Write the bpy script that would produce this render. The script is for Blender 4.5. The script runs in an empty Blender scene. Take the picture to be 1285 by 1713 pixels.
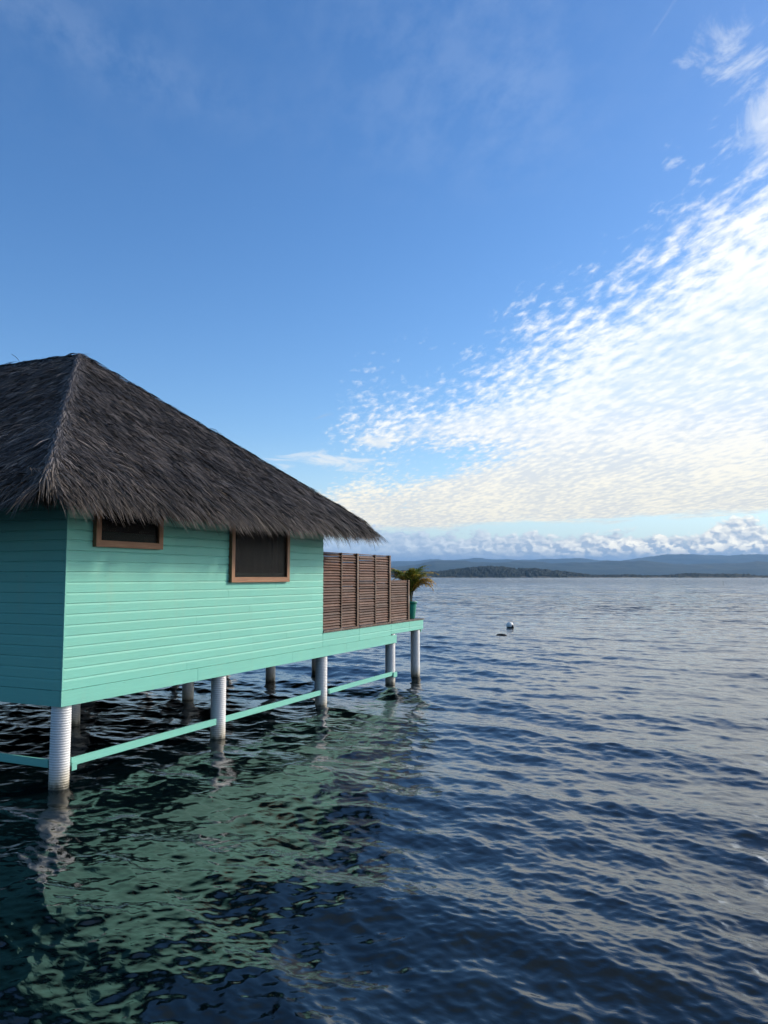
import bpy, bmesh, math, random
import numpy as np
from mathutils import Vector, Matrix
R = math.radians
random.seed(7)
rng = np.random.default_rng(11)
sc = bpy.context.scene
C = sc.collection

# ------------------------------------------------------------------ camera
H = 3.15
F_PX, IMG_W, IMG_H = 1300.0, 1285.0, 1713.0
TILT = math.atan((965 - 856.5) / F_PX)
cam_d = bpy.data.cameras.new("camera")
cam = bpy.data.objects.new("camera", cam_d)
C.objects.link(cam)
cam.location = (0, 0, H)
cam.rotation_euler = (R(90) + TILT, 0, 0)
cam_d.sensor_fit = 'VERTICAL'
cam_d.sensor_height = 36
cam_d.lens = 36 * F_PX / IMG_H
cam_d.clip_start = 0.1
cam_d.clip_end = 90000
sc.camera = cam
sc.view_settings.view_transform = 'Standard'
sc.view_settings.look = 'None'
sc.view_settings.gamma = 1
sc.view_settings.exposure = 0.62
sc.cycles.max_bounces = 8
sc.cycles.volume_bounces = 0
sc.cycles.sample_clamp_indirect = 6

# ------------------------------------------------------------------ sun
SUN_AZ, SUN_EL = 66.0, 26.0           # azimuth clockwise from the view direction
sun_d = bpy.data.lights.new("sun", 'SUN')
sun_d.energy = 2.4
sun_d.angle = R(4.0)
sun_d.color = (1.0, 0.88, 0.72)
sun = bpy.data.objects.new("sun", sun_d)
C.objects.link(sun)
sd = Vector((math.sin(R(SUN_AZ)) * math.cos(R(SUN_EL)), math.cos(R(SUN_AZ)) * math.cos(R(SUN_EL)), math.sin(R(SUN_EL))))
sun.rotation_euler = sd.to_track_quat('Z', 'Y').to_euler()
sun.location = (30, 10, 30)


# ------------------------------------------------------------------ node expression helper
class X:
    """wraps a scalar or vector socket so that node maths reads like arithmetic"""
    def __init__(s, g, sock): s.g, s.s = g, sock
    def _m(s, op, *a, clamp=False): return s.g.math(op, s, *a, clamp=clamp)
    def __add__(s, o): return s._m('ADD', o)
    __radd__ = __add__
    def __sub__(s, o): return s._m('SUBTRACT', o)
    def __rsub__(s, o): return s.g.math('SUBTRACT', o, s)
    def __mul__(s, o): return s._m('MULTIPLY', o)
    __rmul__ = __mul__
    def __truediv__(s, o): return s._m('DIVIDE', o)
    def __rtruediv__(s, o): return s.g.math('DIVIDE', o, s)
    def __neg__(s): return s._m('MULTIPLY', -1.0)


class G:
    def __init__(s, tree, dim='3D'): s.t, s.n, s.l, s.dim = tree, tree.nodes, tree.links, dim
    def new(s, typ, **kw):
        n = s.n.new(typ)
        for k, v in kw.items(): setattr(n, k, v)
        return n
    def put(s, sock, v):
        if isinstance(v, X): s.l.new(v.s, sock)
        elif v is not None:
            try: sock.default_value = v
            except Exception: sock.default_value = tuple(v) + (1.0,)
    def math(s, op, *a, clamp=False):
        n = s.new('ShaderNodeMath', operation=op, use_clamp=clamp)
        for i, v in enumerate(a): s.put(n.inputs[i], v)
        return X(s, n.outputs[0])
    def vec(s, x, y, z=0.0):
        n = s.new('ShaderNodeCombineXYZ')
        for i, v in enumerate((x, y, z)): s.put(n.inputs[i], v)
        return X(s, n.outputs[0])
    def vmul(s, v, c):
        n = s.new('ShaderNodeVectorMath', operation='MULTIPLY')
        s.put(n.inputs[0], v); s.put(n.inputs[1], c)
        return X(s, n.outputs[0])
    def vadd(s, v, c):
        n = s.new('ShaderNodeVectorMath', operation='ADD')
        s.put(n.inputs[0], v); s.put(n.inputs[1], c)
        return X(s, n.outputs[0])
    def vscale(s, v, c):
        n = s.new('ShaderNodeVectorMath', operation='SCALE')
        s.put(n.inputs[0], v); s.put(n.inputs['Scale'], c)
        return X(s, n.outputs[0])
    def sep(s, v):
        n = s.new('ShaderNodeSeparateXYZ'); s.put(n.inputs[0], v)
        return [X(s, n.outputs[i]) for i in range(3)]
    def noise(s, v, scale, detail=4, rough=.5, dist=0.0, lac=2.0, color=False):
        n = s.new('ShaderNodeTexNoise', noise_dimensions=s.dim)
        s.put(n.inputs['Vector'], v)
        for k, q in (('Scale', scale), ('Detail', detail), ('Roughness', rough), ('Distortion', dist), ('Lacunarity', lac)):
            s.put(n.inputs[k], q)
        return X(s, n.outputs['Color' if color else 'Fac'])
    def voro(s, v, scale, detail=0, rough=.5, feature='F1', smooth=None, rnd=1.0):
        n = s.new('ShaderNodeTexVoronoi', feature=feature, voronoi_dimensions=s.dim)
        s.put(n.inputs['Vector'], v)
        s.put(n.inputs['Scale'], scale); s.put(n.inputs['Detail'], detail); s.put(n.inputs['Roughness'], rough)
        s.put(n.inputs['Randomness'], rnd)
        if smooth is not None and 'Smoothness' in n.inputs: s.put(n.inputs['Smoothness'], smooth)
        return X(s, n.outputs['Distance'])
    def step(s, x, lo, hi):
        n = s.new('ShaderNodeMapRange', interpolation_type='SMOOTHSTEP')
        s.put(n.inputs[0], x); s.put(n.inputs[1], lo); s.put(n.inputs[2], hi)
        return X(s, n.outputs[0])
    def lin(s, x, lo, hi, a=0.0, b=1.0):
        n = s.new('ShaderNodeMapRange')
        s.put(n.inputs[0], x); s.put(n.inputs[1], lo); s.put(n.inputs[2], hi); s.put(n.inputs[3], a); s.put(n.inputs[4], b)
        return X(s, n.outputs[0])
    def mix(s, f, a, b, blend='MIX'):
        n = s.new('ShaderNodeMix', data_type='RGBA', blend_type=blend)
        s.put(n.inputs[0], f)
        s.put(n.inputs[6], a if isinstance(a, X) else tuple(a) + (1.0,) if len(a) == 3 else a)
        s.put(n.inputs[7], b if isinstance(b, X) else tuple(b) + (1.0,) if len(b) == 3 else b)
        return X(s, n.outputs[2])
    def curve(s, x, pts):
        """piecewise curve through pts = [(x, y), ...] in real units"""
        x0, x1 = pts[0][0], pts[-1][0]
        ys = [p[1] for p in pts]; y0, y1 = min(ys), max(ys)
        n = s.new('ShaderNodeFloatCurve')
        c = n.mapping.curves[0]
        q = [((a - x0) / (x1 - x0), (b - y0) / (y1 - y0)) for a, b in pts]
        c.points[0].location = q[0]; c.points[1].location = q[-1]
        for a in q[1:-1]: c.points.new(*a)
        for p in c.points: p.handle_type = 'AUTO_CLAMPED'
        n.mapping.update()
        s.put(n.inputs['Value'], s.lin(x, x0, x1))
        return X(s, n.outputs[0]) * (y1 - y0) + y0
    def ramp(s, x, stops):
        n = s.new('ShaderNodeValToRGB')
        e = n.color_ramp.elements
        e[0].position, e[0].color = stops[0][0], tuple(stops[0][1]) + (1,)
        e[1].position, e[1].color = stops[-1][0], tuple(stops[-1][1]) + (1,)
        for p, c in stops[1:-1]:
            k = e.new(p); k.color = tuple(c) + (1,)
        s.put(n.inputs[0], x)
        return X(s, n.outputs[0])


# ------------------------------------------------------------------ world: physical sky with cloud layers
world = bpy.data.worlds.new("World")
sc.world = world
world.use_nodes = True
world.node_tree.nodes.clear()
g = G(world.node_tree, '2D')
SKY_STRENGTH = 0.11
tc = X(g, g.new('ShaderNodeTexCoord').outputs['Generated'])
dx, dy, dz = g.sep(tc)
skyn = g.new('ShaderNodeTexSky', sky_type='NISHITA')
skyn.sun_disc = False
skyn.sun_elevation = R(SUN_EL)
skyn.sun_rotation = R(SUN_AZ)
skyn.altitude = 0
skyn.air_density = 1.0
skyn.dust_density = 0.35
skyn.ozone_density = 2.5
hs = g.new('ShaderNodeHueSaturation')
g.l.new(skyn.outputs[0], hs.inputs['Color'])
hs.inputs['Hue'].default_value = .506
hs.inputs['Saturation'].default_value = 1.25
hs.inputs['Value'].default_value = 1.07
col = X(g, hs.outputs[0])
az = g.math('ARCTAN2', dx, dy) * 57.29578
el = g.math('ARCSINE', dz) * 57.29578

# plane coordinates of a high layer (perspective towards the horizon)
inv = 1.0 / (g.math('MAXIMUM', dz, 0.0) + 0.10)
px_, py_ = dx * inv, dy * inv
A = R(-14)
ru, rv = px_ * math.cos(A) - py_ * math.sin(A), px_ * math.sin(A) + py_ * math.cos(A)

col = g.mix((1.0 - g.step(el, .0, 11.0)) * .62, col, (4.1, 5.3, 6.0))
# thin high veil of cirrus
cv = g.vec(ru * 1.0, rv * 0.55)
c_big = g.noise(cv, 1.1, 3, .5, .0)
c_fin = g.noise(g.vec(ru * 1.5, rv * .9), 9, 7, .62, .0)
m_top = g.step(el, 24.0, 36.0)
strk = (az + 24.6) + (el - 34.9) * 3.95                     # distance from the faint diagonal streak
m_strk = (1.0 - g.step(g.math('ABSOLUTE', strk + (c_big - .5) * 12.0), 0.0, 12.0)) * g.step(el, 28.0, 31.0)
m_veil = g.step(az, -12.0, 2.0) * (1.0 - g.step(az, 10.0, 19.0)) * m_top
veil = (m_strk * .2 + m_veil * .40 + m_top * .10) * g.lin(c_fin, .36, .66) * g.lin(c_big, .25, .6) 
col = g.mix(g.math('MULTIPLY', veil, 0.38, clamp=True), col, g.mix(g.step(el, 36.0, 46.0), (3.6, 4.4, 5.7), (2.1, 2.6, 3.2)))

col = g.mix(g.step(el, 38.0, 56.0) * .75, col, (1.3, 1.75, 2.3))  # unseen sky overhead dulled and greyed, added to darken its reflection in the water
# the big altocumulus sheet on the right
top_pts = [(-60, -12), (-20, -4), (-14.7, 0.2), (-7.1, 2.8), (-4.5, 6.2), (-1.9, 10.8), (2.6, 12.0), (7.05, 14.6), (9.3, 16.6),
           (11.5, 17.9), (15.8, 19.9), (20, 22.0), (24, 23.6), (27.2, 25.2), (40, 33), (60, 45), (85, 40), (110, 18), (150, -5)]
T = g.curve(az, top_pts)
n_big = g.noise(g.vec(az * .10, el * .16), 1.0, 4, .55)
n_rip = g.noise(g.vec(ru, rv * .46), 28, 6, .60, .15)
n_mid = g.noise(g.vec(ru, rv * .38), 5.5, 5, .58, .4)
n_lump = g.voro(g.vec(ru * 1.0 + (n_mid - .5) * .05, rv * .50), 24, 0, .6, 'SMOOTH_F1', .6)
S = T - el
cover = S * .26 + (n_big - .5) * 1.5 + (n_mid - .5) * 2.2
hx, hy = (az - 7.2) / 5.2, (el - 8.7 - (az - 7.2) * .12) / 1.25
hole = 1.0 - g.step(hx * hx + hy * hy, 0.0, 1.6)
ax_, ay_ = (az - 4.0) / 6.0, (el - 11.2 - (az - 4) * .12) / 1.1
arm = 1.0 - g.step(ax_ * ax_ + ay_ * ay_, 0.0, 1.3)
hx2, hy2 = (az + 0.8) / 6.0, (el - 8.0) / 2.0
hole2 = 1.0 - g.step(hx2 * hx2 + hy2 * hy2, 0.0, 1.4)
cover = cover - hole * 1.1 - hole2 * 1.3 + arm * .9
low_edge = g.curve(az, [(-60, 4.4), (-4, 3.9), (2, 3.3), (7, 3.7), (12, 3.75), (19, 3.95), (27, 4.1), (60, 4.2), (120, 4.2)])
band = g.step(el - low_edge + (g.noise(g.vec(az * .35, el * 3.0), 1.0, 4, .55) - .5) * 1.1, -0.1, .55)
alpha = g.step(cover + (n_rip - .5) * 3.8 + (.42 - n_lump) * .7, -0.75, 1.5) * band * g.step(az, -60.0, -20.0) * (1.0 - g.step(az, 115.0, 150.0))
glow = g.math('EXPONENT', -((az - SUN_AZ) * (az - SUN_AZ) / 300.0 + (el - SUN_EL) * (el - SUN_EL) / 220.0))
lit = g.math('MULTIPLY', g.lin(n_mid * .5 + n_rip * .75 + (.40 - n_lump) * .32 + (n_big - .5) * .4, .49, .78), 1.0, clamp=True)
warm = 1.0 - g.step(el, 4.0, 14.0)
hi_c = g.mix(warm, (6.5, 6.65, 6.75), (7.2, 6.7, 5.4))
lo_c = g.mix(warm, (4.7, 5.5, 6.5), (5.2, 5.2, 4.9))
ac = g.mix(lit, lo_c, hi_c)
ac = g.mix(g.step(az, 26.5, 38.0), ac, g.vscale(ac, 4.8))  # extra brightness added to unseen cloud right of the view, to light the water
ac = g.mix(glow, ac, (16.0, 14.0, 11.0))
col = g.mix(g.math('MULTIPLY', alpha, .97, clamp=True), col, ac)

# loose puffs, upper right, and wisps low on the left
n_p = g.noise(g.vec(ru, rv * .6), 7.0, 7, .62, .5)
d1 = g.math('SQRT', (az - 26.0) * (az - 26.0) * .035 + (el - 33.8) * (el - 33.8) * .09)
d2 = g.math('SQRT', (az - 28.5) * (az - 28.5) * .04 + (el - 28.2) * (el - 28.2) * .13)
puff = g.step((n_p - .5) * 4.6 + .62 - g.math('MINIMUM', d1, d2), -.1, 1.0)
col = g.mix(puff * .55, col, (5.6, 5.9, 6.2))
n_w = g.noise(g.vec(az * .30, el * 1.3), 1.0, 6, .6, .4)
w1 = g.math('SQRT', (az + 4.2) * (az + 4.2) * .085 + (el - 8.45) * (el - 8.45) * 1.9)
w2 = g.math('SQRT', (az + 0.4) * (az + 0.4) * .45 + (el - 10.0) * (el - 10.0) * 3.2)
wisp = g.step((n_w - .5) * 3.4 + .95 - g.math('MINIMUM', w1, w2), -.1, .9)
col = g.mix(wisp * .8, col, (5.7, 5.9, 5.9))
w3 = g.math('SQRT', (az + 4.6) * (az + 4.6) * .22 + (el - 11.75 - (az + 4.6) * .3) * (el - 11.75 - (az + 4.6) * .3) * 9.0)
grey = g.step((n_w - .5) * 2.6 + .65 - w3, -.1, .8)
col = g.mix(grey * .65, col, (2.7, 3.4, 4.6))

back = g.step(g.math('ABSOLUTE', az + 20.0), 75.0, 120.0) * (1.0 - g.step(el, 14.0, 42.0))  # unseen dark sky bank behind the camera, added to dim the end wall
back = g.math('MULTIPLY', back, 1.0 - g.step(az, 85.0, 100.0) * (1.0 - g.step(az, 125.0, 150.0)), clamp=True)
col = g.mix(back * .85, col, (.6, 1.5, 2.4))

# cumulus bank along the horizon
cp = g.vec(az * .80, el * 1.35, 3.7)
def billow(v):
    a = g.voro(v, 1.0, 0, .5, 'SMOOTH_F1', .35)
    b = g.voro(v, 2.5, 0, .5, 'SMOOTH_F1', .3)
    return 1.0 - (a * .62 + b * .38)
warp = g.noise(cp, 1.6, 4, .55, color=True)
wv = g.vadd(cp, g.vscale(g.vadd(warp, (-.5, -.5, -.5)), .75))
b0 = billow(wv)
b1 = billow(g.vadd(wv, (.20, .30, 0)))
ctop = g.curve(az, [(-60, 2.6), (-30, 3.4), (-4.5, 2.7), (-1.9, 3.1), (0, 3.35), (4.3, 3.05), (6.5, 3.0), (9.1, 2.95), (10.4, 3.35), (11, 3.4), (11.9, 2.85),
                    (15.4, 2.95), (16.6, 3.2), (18.6, 2.95), (21.7, 2.85), (22.9, 3.6), (24, 4.05), (25.5, 3.85), (26.4, 3.2), (32, 2.8), (40, 3.6), (60, 3.0), (90, 3.5), (120, 2.8)])
cd = (ctop - el) * 1.0 + (b0 - .45) * 1.2 + (g.noise(g.vec(az * .16, el * .2, 0), 1.0, 2, .5) - .5) * 1.5 + (g.noise(wv, 6.0, 4, .6) - .5) * .25
ca = g.step(cd, -.10, .38) * g.step(el, .0, .9)
sh = g.math('MULTIPLY', g.lin((b0 - b1) + (g.noise(wv, 3.0, 4, .55) - .5) * .40, -.30, .36), 1.0, clamp=True)
rightness = g.step(az, -8.0, 22.0)
cu_lo = g.mix(rightness, (3.0, 3.9, 5.1), (3.3, 3.9, 4.6))
cu_hi = g.mix(rightness, (5.0, 5.9, 6.6), (9.8, 9.2, 7.6))
lowrow = 1.0 - g.step(g.math('ABSOLUTE', el - 1.95 + (warp_y := (g.noise(g.vec(az * .25, 0, 5.0), 1.0, 2, .5) - .5)) * 1.2), .1, .75)
cu = g.mix(g.math('MULTIPLY', sh * (rightness * .35 + .5) + lowrow * rightness * (sh - .35) * 1.3, 1.0, clamp=True), cu_lo, cu_hi)
cu = g.mix(1.0 - g.step(el, 1.0, 2.3), cu, (1.8, 2.7, 4.1))
col = g.mix(ca, col, cu)

bg = g.new('ShaderNodeBackground')
bg.inputs['Strength'].default_value = SKY_STRENGTH
g.l.new(col.s, bg.inputs['Color'])
wo = g.new('ShaderNodeOutputWorld')
g.l.new(bg.outputs[0], wo.inputs['Surface'])
world.cycles.sampling_method = 'MANUAL'
world.cycles.sample_map_resolution = 1024


# ------------------------------------------------------------------ materials
MATS = {}
def material(name):
    m = bpy.data.materials.new(name)
    m.use_nodes = True
    m.node_tree.nodes.clear()
    gg = G(m.node_tree)
    out = gg.new('ShaderNodeOutputMaterial')
    p = gg.new('ShaderNodeBsdfPrincipled')
    gg.l.new(p.outputs[0], out.inputs[0])
    MATS[name] = m
    return m, gg, p, out

def bump(gg, p, h, dist, strength=1.0):
    b = gg.new('ShaderNodeBump')
    b.inputs['Strength'].default_value = strength
    gg.put(b.inputs['Distance'], dist)
    gg.put(b.inputs['Height'], h)
    gg.l.new(b.outputs[0], p.inputs['Normal'])
    return b

def objco(gg): return X(gg, gg.new('ShaderNodeTexCoord').outputs['Object'])
def attr(gg, name): return X(gg, gg.new('ShaderNodeAttribute', attribute_name=name).outputs['Fac'])

def painted_wood(name, base, axis):
    m, gg, p, _ = material(name)
    o = objco(gg); x, y, z = gg.sep(o)
    along = x if axis == 'x' else y
    board = gg.math('FLOOR', (z - 1.455) / .1615)
    grain = gg.noise(gg.vec(along * .55 + board * 7.3, z * 26, board), 3.2, 6, .62, .25)
    fine = gg.noise(gg.vec(along * 2.2, z * 70, board * 3.1), 5.0, 4, .6)
    blot = gg.noise(gg.vec(along, z * 1.6, 2.0), 1.5, 5, .6)
    perb = gg.noise(gg.vec(board * 3.7, gg.math('FLOOR', along * .4) * 1.3, 0.5), 5.0, 0)
    knot = gg.voro(gg.vec(along * 1.1, z * 4.0 + .3, 1.0), 1.3, 0)
    kn = 1.0 - gg.step(knot + (grain - .5) * .08, .03, .075)
    c = gg.mix(gg.lin(grain, .3, .7), [v * .90 for v in base], [min(1, v * 1.06) for v in base])
    c = gg.mix(gg.lin(blot, .35, .72) * .22, c, [base[0] * 1.25 + .02, base[1] * 1.02, base[2] * .86])
    c = gg.mix(gg.lin(perb, .3, .7) * .24, c, [v * .78 for v in base])
    strk = gg.noise(gg.vec(along * 7.0, z * .55, 9.0), 1.0, 5, .6)
    c = gg.mix(gg.step(strk, .50, .78) * .22, c, [base[0] * 1.5, base[1] * .86, base[2] * .80])
    c = gg.mix(kn * .30, c, [v * .5 for v in base])
    gg.put(p.inputs['Base Color'], c)
    gg.put(p.inputs['Roughness'], gg.lin(grain, .2, .8, .50, .68))
    p.inputs['Specular IOR Level'].default_value = .3
    bump(gg, p, grain * .7 + fine * .3 - kn * .3, .004, .8)
    return m

TEAL = (0.175, 0.51, 0.425)
painted_wood('teal_paint_long', TEAL, 'x')
painted_wood('teal_paint_end', TEAL, 'y')

def timber(name, c0, c1, axis, rough=.6, scale=1.0, grey=None):
    m, gg, p, _ = material(name)
    x, y, z = gg.sep(objco(gg))
    s = [18.0, 18.0, 18.0]; s['xyz'.index(axis)] = 1.3
    v = gg.vec(x * s[0], y * s[1], z * s[2])
    n1 = gg.noise(v, 1.6 * scale, 6, .62, .6)
    n2 = gg.noise(gg.vec(x, y, z), 2.2, 4, .6)
    isl = X(gg, gg.new('ShaderNodeNewGeometry').outputs['Random Per Island'])
    c = gg.mix(gg.lin(n1, .28, .72), c0, c1)
    c = gg.mix(isl * .75, c, [v_ * .45 for v_ in c0])
    if grey: c = gg.mix(gg.step(n2, .45, .75) * .5, c, grey)
    gg.put(p.inputs['Base Color'], c)
    gg.put(p.inputs['Roughness'], rough)
    p.inputs['Specular IOR Level'].default_value = .3
    bump(gg, p, n1, .003, .7)
    return m
timber('frame_wood', (.24, .11, .055), (.42, .215, .11), 'x', .5)
timber('frame_wood_upright', (.24, .11, .055), (.42, .215, .11), 'z', .5)
timber('slat_wood', (.045, .017, .010), (.175, .070, .040), 'x', .6, grey=(.15, .09, .07))
timber('post_wood', (.12, .07, .045), (.25, .16, .11), 'z', .6, grey=(.3, .26, .22))
timber('deck_wood', (.08, .065, .055), (.17, .14, .12), 'y', .7, grey=(.2, .19, .18))
timber('dark_timber', (.03, .025, .02), (.06, .05, .04), 'x', .8)

def simple(name, color, rough=.5, noise_amt=.15, nscale=8.0, bumpd=.002, spec=.4):
    m, gg, p, _ = material(name)
    n = gg.noise(objco(gg), nscale, 5, .6)
    gg.put(p.inputs['Base Color'], gg.mix(gg.lin(n, .3, .7), [v * (1 - noise_amt) for v in color], [min(1, v * (1 + noise_amt)) for v in color]))
    gg.put(p.inputs['Roughness'], rough)
    p.inputs['Specular IOR Level'].default_value = spec
    if bumpd: bump(gg, p, n, bumpd, .6)
    return m, gg, p
simple('pot_glaze', (.008, .20, .14), .35, .2, 5)
simple('soil', (.03, .022, .015), .95, .4, 30, .01)
simple('white_fabric', (.72, .74, .78), .8, .06, 12)
simple('buoy_white', (.78, .78, .76), .35, .08, 6)
simple('black_rubber', (.012, .013, .016), .5, .3, 20)
simple('hut_white', (.8, .8, .78), .7, .1, 1, 0)
simple('interior', (.035, .032, .030), .9, .2, 2, 0)
simple('curtain_cloth', (.10, .085, .075), .9, .1, 6)
simple('dark_metal', (.05, .05, .05), .5, .2, 10)

# corrugated pile: white plastic, stained near the water
m, gg, p, _ = material('pile_plastic')
x, y, z = gg.sep(objco(gg))
n = gg.noise(gg.vec(x * 3, y * 3, z * 1.2), 3.0, 6, .62, .3)
n2 = gg.noise(gg.vec(x * 4, y * 4, z * 9), 5.0, 4, .6)
wz = z + (n - .5) * .34
st = 1.0 - gg.step(wz, .02, .42)
al = 1.0 - gg.step(wz, .0, .14)
c = gg.mix(gg.lin(n2, .35, .75) * .35, (.68, .68, .69), (.48, .47, .45))
c = gg.mix(st * .72, c, (.34, .27, .13))
c = gg.mix(al * .9, c, (.035, .035, .022))
gg.put(p.inputs['Base Color'], c)
gg.put(p.inputs['Roughness'], .5)
bump(gg, p, n2, .002, .5)

# insect screen in the windows: dark mesh that lets a little of the room through
m, gg, p, out = material('window_mesh')
o = objco(gg)
n = gg.noise(o, 2.0, 4, .6)
gg.put(p.inputs['Base Color'], gg.mix(n, (.004, .004, .004), (.009, .008, .008)))
gg.put(p.inputs['Roughness'], .38)
p.inputs['Specular IOR Level'].default_value = .10
tr = gg.new('ShaderNodeBsdfTransparent'); tr.inputs[0].default_value = (.85, .85, .85, 1)
mx = gg.new('ShaderNodeMixShader'); mx.inputs[0].default_value = .62
gg.l.new(tr.outputs[0], mx.inputs[1]); gg.l.new(p.outputs[0], mx.inputs[2]); gg.l.new(mx.outputs[0], out.inputs[0])

# thatch blades
def thatch_mat(name, a, b, c_):
    m, gg, p, _ = material(name)
    t = attr(gg, 'tone'); e = attr(gg, 'weather')
    c = gg.ramp(t, [(0.0, [v * .35 for v in a]), (.35, a), (.8, b), (1.0, c_)])
    c = gg.mix(e, c, (.21, .155, .10))
    gg.put(p.inputs['Base Color'], c)
    gg.put(p.inputs['Roughness'], .55)
    p.inputs['Specular IOR Level'].default_value = .35
    return m
thatch_mat('thatch', (.044, .037, .036), (.112, .094, .089), (.26, .22, .195))
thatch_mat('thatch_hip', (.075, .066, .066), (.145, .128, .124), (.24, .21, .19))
simple('thatch_under', (.016, .014, .014), .95, .4, 20, .01, .1)

# palm leaflets
m, gg, p, _ = material('palm_leaf')
t = attr(gg, 'tone')
gg.put(p.inputs['Base Color'], gg.ramp(t, [(0, (.06, .11, .02)), (.35, (.19, .24, .04)), (.65, (.46, .38, .06)), (.88, (.48, .26, .05)), (1, (.26, .14, .05))]))
p.inputs['Roughness'].default_value = .45
tl_ = gg.new('ShaderNodeBsdfTranslucent'); gg.l.new(p.inputs['Base Color'].links[0].from_socket, tl_.inputs[0])
mx_ = gg.new('ShaderNodeMixShader'); mx_.inputs[0].default_value = .4
gg.l.new(p.outputs[0], mx_.inputs[1]); gg.l.new(tl_.outputs[0], mx_.inputs[2]); gg.l.new(mx_.outputs[0], _.inputs[0])
simple('palm_stem', (.10, .09, .03), .6, .3, 10)

# hills, wood, haze
def hill_mat(name, a, b, sc_, rough=.9):
    m, gg, p, _ = material(name)
    o = objco(gg)
    n = gg.noise(o, sc_, 6, .65)
    n2 = gg.noise(o, sc_ * .12, 3, .6)
    gg.put(p.inputs['Base Color'], gg.mix(gg.lin(n * .6 + n2 * .4, .35, .65), a, b))
    gg.put(p.inputs['Roughness'], rough)
    p.inputs['Specular IOR Level'].default_value = .1
    return m
hill_mat('wood_canopy', (.006, .011, .006), (.026, .032, .017), .02)
hill_mat('hill_forest', (.02, .035, .02), (.05, .06, .035), .004)
hill_mat('shore_earth', (.05, .045, .03), (.12, .10, .07), .05)

# water
m, gg, p, out = material('sea_water')
pos = X(gg, gg.new('ShaderNodeNewGeometry').outputs['Position'])
x, y, z = gg.sep(pos)
WA = R(-37)
wx, wy = x * math.cos(WA) + y * math.sin(WA), y * math.cos(WA) - x * math.sin(WA)   # wx runs along the crests
rr = gg.math('SQRT', x * x + y * y)
lod = attr(gg, 'lod')
gust = gg.noise(gg.vec(wx * .02, wy * .035), 1.0, 3, .55)
r_ = gg.noise(gg.vec(wx * .65, wy * 1.25, 0), 5.5, 5, .60, .35)
h1 = gg.noise(gg.vec(wx * .55, wy), 1.25, 4, .55, .4)
h2 = gg.noise(gg.vec(wx * .45, wy, 4.0), .30, 3, .5, .3)
h3 = gg.noise(gg.vec(wx * .5, wy, 8.0), .07, 3, .55)
near_amp = gg.lin(gust, .3, .7, .55, 1.25)
hgt = r_ * near_amp * gg.lin(rr, 5, 40, .0085, .015) + h1 * lod * .36 + h2 * lod * .75 + h3 * gg.step(rr, 60.0, 300.0) * 2.0
b = gg.new('ShaderNodeBump'); b.inputs['Strength'].default_value = 1.0; b.inputs['Distance'].default_value = 1.0
gg.put(b.inputs['Height'], hgt)
gg.l.new(b.outputs[0], p.inputs['Normal'])
depth_c = gg.noise(gg.vec(x, y), .22, 3, .5)
gg.put(p.inputs['Base Color'], gg.mix(gg.lin(depth_c, .3, .7), (.0008, .0035, .0050), (.0014, .0060, .0075)))
gg.put(p.inputs['Roughness'], gg.lin(rr, 10, 300, .03, .08))
p.inputs['IOR'].default_value = 1.50
p.inputs['Specular IOR Level'].default_value = .5


# ------------------------------------------------------------------ mesh helpers
def link(o, parent=None):
    C.objects.link(o)
    if parent is not None: o.parent = parent
    return o

def tag(o, label=None, cat=None, group=None, kind=None):
    for k, v in (('label', label), ('category', cat), ('group', group), ('kind', kind)):
        if v: o[k] = v
    return o

def empty(name, loc=(0, 0, 0), rz=0.0):
    o = bpy.data.objects.new(name, None)
    o.empty_display_size = .3
    o.location = loc; o.rotation_euler = (0, 0, rz)
    return link(o)

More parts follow.
